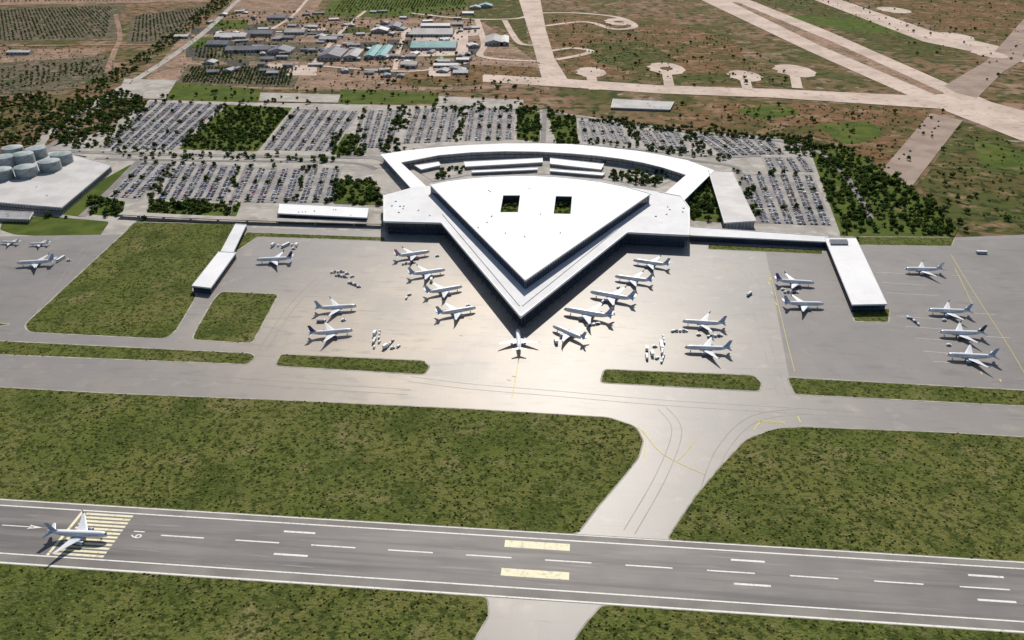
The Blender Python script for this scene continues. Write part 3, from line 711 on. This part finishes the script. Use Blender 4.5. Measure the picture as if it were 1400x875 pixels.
for a in ((455,78,60,100,9,0,'roof_dark'),(484,78,35,100,9,0,'roof_grey'),(511,74,26,150,8,0,'roof_teal'),(526,74,26,150,8,0,'roof_teal'),(592,48,120,80,8,0,'roof_grey'),(594,66,120,80,8,0,'roof_teal'),
 (596,38,90,40,8,0,'roof_beige'),(340,70,110,50,7,0.1,'roof_dark'),(385,72,60,60,7,0,'roof_dark'),(318,52,90,50,7,0,'roof_beige'),(356,48,80,50,7,0,'roof_dark'),(300,62,60,50,6,0,'roof_dark'),
 (405,46,60,50,7,0,'roof_grey'),(380,26,60,50,7,0,'roof_dark'),(520,44,50,50,7,0,'roof_beige'),(540,38,40,80,7,0,'roof_dark'),(676,58,50,110,8,0,'roof_grey'),(690,58,24,110,8,0,'roof_beige'),(664,10,50,50,7,0,'roof_teal'),
 (650,12,40,40,6,0,'roof_grey'),(610,92,60,26,6,0,'roof_beige'),(640,20,40,30,6,0,'roof_beige'),(250,52,40,30,6,0,'roof_beige'),(28,74,60,24,6,0,'roof_beige'),(450,56,50,40,7,0,'roof_grey'),(560,90,40,36,6,0,'roof_grey')):
    shed(*a)
for k in range(110):
    u=random.uniform(285,650); v=random.uniform(16,106); shed(u,v,random.uniform(12,36),random.uniform(12,34),random.uniform(3,6.5),random.choice((0,0,.3,-.2)),random.choice(('roof_grey','roof_beige','roof_grey','roof_dark','roof_dark')),"outbuilding")
building("cargo_shed",[(838,135),(922,139),(916,150),(835,147)],4,roof='roof_grey',wall='wall')

# ---------------- vegetation ------------------------------------------------
TP=[]
def trees(uv,dens): TP.append(scatter(ccw(W(uv)),dens))
trees([(-60,140),(60,128),(112,142),(100,168),(60,186),(-60,200)],.010)
trees([(108,138),(165,122),(202,138),(192,166),(142,205),(70,206),(64,196)],.014)
trees([(300,-6),(318,2),(262,42),(206,84),(150,124),(110,140),(100,128),(180,84),(236,44)],.006)
trees([(-60,190),(60,188),(40,206),(-60,212)],.010)
trees([(304,146),(398,150),(352,208),(242,204),(262,178)],.016)
trees([(206,276),(328,280),(322,298),(202,294)],.018); trees([(120,272),(170,276),(164,296),(122,292)],.018)
trees([(458,244),(512,248),(524,282),(452,281)],.018); trees([(455,182),(500,186),(500,214),(452,212)],.013)
trees([(708,146),(738,148),(738,194),(706,192)],.014); trees([(746,150),(786,160),(790,200),(758,196)],.014)
trees([(1105,200),(1150,200),(1195,225),(1250,262),(1310,312),(1300,322),(1152,318),(1126,262)],.012)
trees([(1190,240),(1260,262),(1330,318),(1290,325),(1200,300)],.004)
trees([(936,250),(968,246),(988,306),(944,302)],.015)
trees([(838,236),(926,236),(892,256),(832,246)],.02); trees([(690,209),(780,212),(842,220),(826,224),(745,212),(700,212)],.014); trees([(604,232),(640,226),(636,240),(596,248)],.016)
trees([(540,150),(566,150),(548,200),(526,202)],.011); trees([(628,148),(640,148),(632,194),(620,194)],.012)
trees([(494,152),(503,152),(488,204),(478,204)],.009); trees([(800,150),(846,166),(900,172),(940,180),(905,182),(830,172)],.009)
trees([(848,168),(862,172),(884,200),(866,198)],.014); trees([(930,182),(946,184),(986,214),(946,210)],.012); trees([(1060,185),(1110,188),(1112,214),(1080,214)],.013)
trees([(1000,230),(1014,232),(1042,306),(1034,306)],.011)
trees([(140,205),(480,215),(500,224),(180,218)],.005); trees([(236,222),(246,224),(214,273),(196,273)],.009); trees([(328,228),(338,229),(314,277),(304,276)],.009); trees([(414,231),(424,231),(406,279),(398,279)],.009)
trees([(520,145),(720,150),(720,156),(520,152)],.007); trees([(880,198),(1000,216),(990,222),(880,206)],.009); trees([(560,208),(700,200),(700,202),(560,212)],.006)
trees([(740,160),(1060,185),(1060,196),(790,166)],.007); trees([(520,200),(560,205),(545,212),(520,212)],.012); trees([(780,192),(960,206),(960,212),(780,198)],.006)
trees([(250,120),(700,130),(720,150),(205,142)],.0011); trees([(20,290),(200,296),(200,304),(20,302)],.002); trees([(1140,230),(1180,240),(1180,330),(1150,330)],.007)
trees([(480,100),(740,112),(740,128),(470,124)],.0008); trees([(300,20),(650,10),(650,100),(280,90)],.0008); trees([(750,24),(1050,60),(1100,130),(780,105)],.0002)
trees([(900,140),(1300,150),(1400,330),(1200,240),(950,178)],.0004); trees([(1000,-20),(1450,-20),(1450,150),(1300,110)],.00012)
TP.append(np.array(parkTrees))
tp=np.concatenate(TP)
tp=tp[~inside(ccw(W([(-80,215),(80,196),(160,222),(84,292),(-80,280)])),tp[:,0],tp[:,1])]
n=len(tp)
cl=.5+.5*np.sin(tp[:,0]*.045+2*np.sin(tp[:,1]*.021))*np.sin(tp[:,1]*.033+1.5*np.sin(tp[:,0]*.027))
keep=rng.uniform(0,1,n)<.6+.4*cl; tp=tp[keep]; cl=cl[keep]; n=len(tp)
sc=rng.uniform(.6,1.35,n)*(.85+.25*cl)
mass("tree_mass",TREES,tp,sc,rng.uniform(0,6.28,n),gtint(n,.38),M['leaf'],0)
NT=n
hp=np.concatenate([scatter(h,.02) for h in HU]); n=len(hp)
if n: mass("courtyard_trees",TREES,hp,np.full(n,.7),rng.uniform(0,6,n),gtint(n)*1.6,M['leaf'],ZT+.3)
def rows(uv,nr,sp,jit=.6,skip=.12):
    TL,TR,BR,BL=[Vector(p) for p in W(uv)]; out=[]
    for r in range(nr):
        t=(r+.5)/nr; a=TL.lerp(BL,t); b=TR.lerp(BR,t); L=(b-a).length
        for k in range(int(L/sp)):
            if random.random()<skip: continue
            p=a.lerp(b,(k+.5)*sp/L); out.append((p.x+random.uniform(-jit,jit),p.y+random.uniform(-jit,jit)))
    return out
op=rows([(-20,14),(155,9),(148,50),(-20,58)],26,11)+rows([(185,22),(284,10),(220,56),(178,58)],22,12)+rows([(262,92),(408,93),(398,117),(248,113)],16,8)+rows([(472,-5),(632,-5),(640,7),(455,17)],14,11)+rows([(0,94),(140,82),(146,98),(0,126)],14,12,2,.4)+rows([(270,58),(330,58),(320,80),(264,80)],10,10)+rows([(-20,-20),(270,-20),(270,0),(-20,4)],14,14)
op=np.array(op); n=len(op)
mass("orchard_trees",ORCH,op,rng.uniform(.9,1.6,n),rng.uniform(0,6,n),gtint(n)*.9,M['leaf'],0)
bp=np.concatenate([scatter(ccw(W(a)),d) for a,d in (([(752,26),(1000,40),(1060,118),(775,105)],.0022),([(900,142),(1260,148),(1290,170),(1215,232),(1000,182)],.004),([(1310,172),(1420,205),(1420,330),(1255,258)],.004),([(540,60),(740,84),(745,128),(500,124)],.0022),([(-40,60),(160,66),(150,124),(-40,136)],.003),([(1010,0),(1420,0),(1420,70),(1290,70)],.0006),([(240,30),(560,20),(560,125),(250,120)],.0022))])
cl=.5+.5*np.sin(bp[:,0]*.02+2*np.sin(bp[:,1]*.01))*np.sin(bp[:,1]*.013+1.5*np.sin(bp[:,0]*.012)); bp=bp[rng.uniform(0,1,len(bp))<.2+.8*cl]
n=len(bp); mass("scrub_bushes",ORCH,bp,rng.uniform(.4,1.0,n),rng.uniform(0,6,n),gtint(n),M['leaf'],0)

# ---------------- aircraft --------------------------------------------------
def airliner_mesh(tail,name="airliner"):
    V,Fc,FM=[],[],[]; S=[]
    ring=[(19,.05,-.55),(18.7,.5,-.45),(18,1.0,-.3),(17,1.45,-.15),(15.5,1.8,-.03),(13.5,1.98,0),(10,2.0,0),(0,2.0,0),(-7.5,2.0,0),(-11,1.82,.18),(-14,1.4,.6),(-16.5,.9,1.05),(-18.3,.5,1.35),(-19.2,.2,1.5)]
    n=16
    for x,r,z in ring:
        for i in range(n):
            t=2*math.pi*i/n; V.append((x,r*math.sin(t),z+r*1.03*math.cos(t)))
    for a in range(len(ring)-1):
        for i in range(n):
            j=(i+1)%n; Fc.append((a*n+i,a*n+j,(a+1)*n+j,(a+1)*n+i))
            FM.append(2 if (a==2 and i in (0,1,14,15)) else 0); S.append(1)
    Fc.append(tuple(range(n))); FM.append(0);S.append(0); Fc.append(tuple((len(ring)-1)*n+i for i in range(n))); FM.append(2);S.append(0)
    def surf(secs,m,vert=False):
        o=len(V)
        for (xl,xt,s,z,th) in secs:
            c=xl-xt; pts=[(xl,0),(xl-.12*c,.9),(xl-.4*c,1),(xt,.05),(xl-.4*c,-.7),(xl-.12*c,-.7)]
            for px,h in pts:
                if vert: V.append((px,h*th,z))
                else: V.append((px,s,z+h*th))
        for k in range(len(secs)-1):
            for i in range(6):
                j=(i+1)%6; Fc.append((o+k*6+i,o+k*6+j,o+k*6+6+j,o+k*6+6+i)); FM.append(m);S.append(0)
        e=o+(len(secs)-1)*6; Fc.append(tuple(e+i for i in range(6))); FM.append(m);S.append(0)
    for sg in(-1,1):
        surf([(5.2,-3.6,sg*1.2,-1.1,.5),(2.6,-3.7,sg*5.6,-.8,.32),(-1.7,-5.1,sg*12,-.2,.2),(-5.1,-6.8,sg*17.2,.35,.12)],1)
        surf([(-5.1,-6.8,sg*17.2,.35,.1),(-6.0,-7.1,sg*17.7,1.3,.06),(-7.0,-7.6,sg*17.95,2.5,.04)],3)
        surf([(-14.0,-17.8,sg*.5,1.2,.2),(-17.3,-18.9,sg*6.3,1.6,.08)],1)
        o=len(V); eng=[(5.6,1.0),(5.2,1.2),(4.0,1.22),(2.6,1.05),(1.6,.75)]; m_=14
        for x,r in eng:
            for i in range(m_): t=2*math.pi*i/m_; V.append((x,sg*5.8+r*math.sin(t),-2.05+r*math.cos(t)))
        for a in range(len(eng)-1):
            for i in range(m_): j=(i+1)%m_; Fc.append((o+a*m_+i,o+a*m_+j,o+(a+1)*m_+j,o+(a+1)*m_+i)); FM.append(3 if a>0 else 1);S.append(1)
        oo=len(V)
        for i in range(m_): t=2*math.pi*i/m_; V.append((5.1,sg*5.8+.95*math.sin(t),-2.05+.95*math.cos(t)))
        Fc.append(tuple(oo+i for i in range(m_))); FM.append(2);S.append(0)
        Fc.append(tuple(o+4*m_+i for i in range(m_))); FM.append(2);S.append(0)
        box(V,Fc,(2.6,sg*5.8,-.95),(3.2,.25,.6)); 
        while len(FM)<len(Fc): FM.append(1);S.append(0)
        v,f=frust((-1.2,sg*3.3,-1.2),.16,(-1.2,sg*3.6,-3.4),.14,6); o=len(V); V+=v
        for g in f: Fc.append(tuple(o+i for i in g)); FM.append(1);S.append(0)
        for dy in(-.3,.3):
            v,f=frust((-1.2,sg*3.6+dy-.17,-3.42),.55,(-1.2,sg*3.6+dy+.17,-3.42),.55,10); o=len(V); V+=v
            for g in f+[tuple(range(10)),tuple(range(10,20))]: Fc.append(tuple(o+i for i in g)); FM.append(2);S.append(0)
        for i in range(34):
            if i in (16,17): continue
            x=13.2-i*.74; y=sg*(1.99); o=len(V); V+=[(x,y,.42),(x+.3,y,.42),(x+.3,y-sg*.02,.78),(x,y-sg*.02,.78)]; Fc.append((o,o+1,o+2,o+3)); FM.append(2);S.append(0)
    surf([(-11.0,-17.6,0,1.5,.26),(-13.6,-17.9,0,2.9,.24),(-17.0,-19.4,0,8.0,.1)],3,True)
    v,f=frust((13.3,0,-1.6),.13,(13.5,0,-3.6),.11,6); o=len(V); V+=v
    for g in f: Fc.append(tuple(o+i for i in g)); FM.append(1);S.append(0)
    for dy in(-.25,.25):
        v,f=frust((13.5,dy-.12,-3.58),.4,(13.5,dy+.12,-3.58),.4,10); o=len(V); V+=v
        for g in f+[tuple(range(10)),tuple(range(10,20))]: Fc.append(tuple(o+i for i in g)); FM.append(2);S.append(0)
    V=[(x,y,z+3.98) for x,y,z in V]
    me=bpy.data.meshes.new(name); me.from_pydata(V,[],Fc)
    for m in (M['plane_white'],M['plane_grey'],M['dark'],tail): me.materials.append(m)
    me.polygons.foreach_set("material_index",FM); me.polygons.foreach_set("use_smooth",[bool(s) for s in S]); me.update(); return me
PM=[airliner_mesh(t) for t in TAIL]
def planeA(c,ang,var,s=1.0):
    x,y=P(c[0],c[1],4); o=bpy.data.objects.new("airliner",PM[var]); scene.collection.objects.link(o)
    o.location=(x,y,Z0+.12); o.rotation_euler=(0,0,math.radians(ang)); o.scale=(s,s,s)
for c,v,a in (((564,349),2,20),((584,374),3,18),((607,398),3,22),((624,427),3,20)): planeA(c,a,v,1.08)
for c,v,a,s in (((890,361),3,160,1.08),((866,383),3,162,1.08),((837,407),3,158,1.25),((804,431),3,160,1.32),((778,457),3,138,1.05)): planeA(c,a,v,s)
planeA((709,467),92,5,1.05)
planeA((376,356),186,0,1.08); planeA((460,422),8,3,1.08); planeA((453,456),10,0,1.08)
planeA((962,443),172,3,1.08); planeA((967,478),176,3,1.1); planeA((1086,387),-8,1,1.08); planeA((1098,417),-2,3,1.08)
planeA((1262,370),178,5,1.08); planeA((1297,427),175,3,1.08); planeA((1314,457),176,4,1.1); planeA((1327,489),174,3,1.12)
planeA((50,360),188,3,1.08); planeA((54,333),185,5,.62); planeA((14,331),175,5,.62)
planeA((108,732),math.degrees(RA)+2,3,1.06)

# ---------------- ground vehicles ------------------------------------------
def veh(kind):
    V,Fc,FM=[],[],[]
    def B(c,s,m): box(V,Fc,c,s,0,FM,m)
    def wheels(xs,y,r):
        for x in xs:
            for sg in(-1,1):
                v,f=frust((x,sg*(y-.15),r),r,(x,sg*(y+.15),r),r,8); o=len(V); V.extend(v)
                for g in f+[tuple(range(8)),tuple(range(8,16))]: Fc.append(tuple(o+i for i in g)); FM.append(2)
    def cabin(x,w_,z,h,l):
        o=len(V); V.extend([(x-l/2,-w_/2,z),(x+l/2,-w_/2,z),(x+l/2,w_/2,z),(x-l/2,w_/2,z),(x-l/2,-w_/2,z+h),(x+l*.2,-w_/2,z+h),(x+l*.2,w_/2,z+h),(x-l/2,w_/2,z+h)])
        for f,m in (((0,1,5,4),0),((1,2,6,5),2),((2,3,7,6),0),((3,0,4,7),0),((4,5,6,7),0)): Fc.append(tuple(o+i for i in f)); FM.append(m)
    if kind=="fuel_truck":
        B((-.2,0,.8),(9,2.2,.4),1); cabin(3.6,2.4,1.01,1.7,2); v,f=frust((-4.5,0,2.1),1.1,(2.3,0,2.1),1.1,12); o=len(V); V+=v
        for g in f+[tuple(range(12)),tuple(range(12,24))]: Fc.append(tuple(o+i for i in g)); FM.append(0)
        wheels((-3.4,-2.2,3.3),1.15,.5)
    elif kind=="catering_truck":
        B((0,0,.8),(8,2.2,.4),1); cabin(3.1,2.4,1.01,1.5,1.8); B((-1,0,2.45),(5.6,2.5,2.8),0); wheels((-2.8,2.8),1.15,.5)
    elif kind=="baggage_cart_train":
        cabin(5.5,1.5,.5,1.3,1.6); B((6.6,0,.75),(1.2,1.4,.6),0); wheels((5,6.8),.75,.3)
        for k in range(4):
            x=3-k*3.4; B((x,0,.55),(2.8,1.6,.15),1); B((x,0,1.3),(2.5,1.5,1.3),0 if k%2 else 3); B((x+1.7,0,.5),(.7,.12,.12),1); wheels((x-1,x+1),.75,.25)
    elif kind=="passenger_bus":
        B((0,0,1.05),(12,2.8,1.3),0); B((0,0,2.15),(11.8,2.7,.88),2); B((0,0,2.8),(12,2.8,.4),0); wheels((-4,4),1.35,.5)
    else:
        B((0,0,.8),(4.6,1.8,.8),0); cabin(-.1,1.7,1.21,.75,3.0); wheels((-1.5,1.5),.85,.35)
    me=bpy.data.meshes.new(kind); me.from_pydata(V,[],Fc)
    for m in (M['plane_white'],M['metal'],M['dark'],TAIL[0]): me.materials.append(m)
    me.polygons.foreach_set("material_index",FM); me.update(); return me
VM={k:veh(k) for k in ("fuel_truck","catering_truck","baggage_cart_train","passenger_bus","service_van")}
def pv(kind,u,v,rot,s=1.0):
    x,y=P(u,v); o=bpy.data.objects.new(kind,VM[kind]); scene.collection.objects.link(o); o.location=(x,y,Z0+.17); o.rotation_euler=(0,0,math.radians(rot)); o.scale=(s,)*3
for a in (("catering_truck",513,459,85),("baggage_cart_train",519,459,95),("fuel_truck",512,469,85),("service_van",519,470,80),("service_van",512,477,90),("catering_truck",528,477,60),("baggage_cart_train",534,472,70),("service_van",537,478,20),("service_van",545,476,60),
 ("baggage_cart_train",463,374,10),("baggage_cart_train",468,380,-20),("service_van",475,376,0),("service_van",482,380,30),("baggage_cart_train",484,391,-35),("service_van",491,394,0),
 ("catering_truck",374,338,80),("service_van",381,338,90),("passenger_bus",391,338,60),("service_van",400,337,80),("catering_truck",406,338,90),("service_van",402,342,0),
 ("catering_truck",884,480,80),("fuel_truck",884,491,85),("catering_truck",891,487,90),("passenger_bus",904,475,85),("fuel_truck",905,484,80),("baggage_cart_train",906,492,70),("service_van",898,492,40),("service_van",895,476,0),("baggage_cart_train",907,466,85),
 ("service_van",920,455,20),("baggage_cart_train",930,455,0),("passenger_bus",1341,348,-3),("fuel_truck",1024,405,50),("service_van",560,405,30),("service_van",556,410,80),("service_van",1240,436,70),("baggage_cart_train",1248,441,100),
 ("passenger_bus",84,357,80),("service_van",95,358,0),("service_van",640,420,20),("service_van",598,352,10),("catering_truck",590,386,95),("baggage_cart_train",560,362,20),("service_van",845,395,50),("baggage_cart_train",812,446,20),("fuel_truck",825,415,60),
 ("catering_truck",760,470,100),("service_van",1070,398,0),("baggage_cart_train",1082,402,0),("service_van",1290,440,10),("service_van",1296,474,0),("fuel_truck",440,442,0),("service_van",470,440,10),("service_van",955,460,0),("baggage_cart_train",978,462,10)):
    pv(*a)
print("cars",len(carP),"trees",NT,"Z0",Z0)
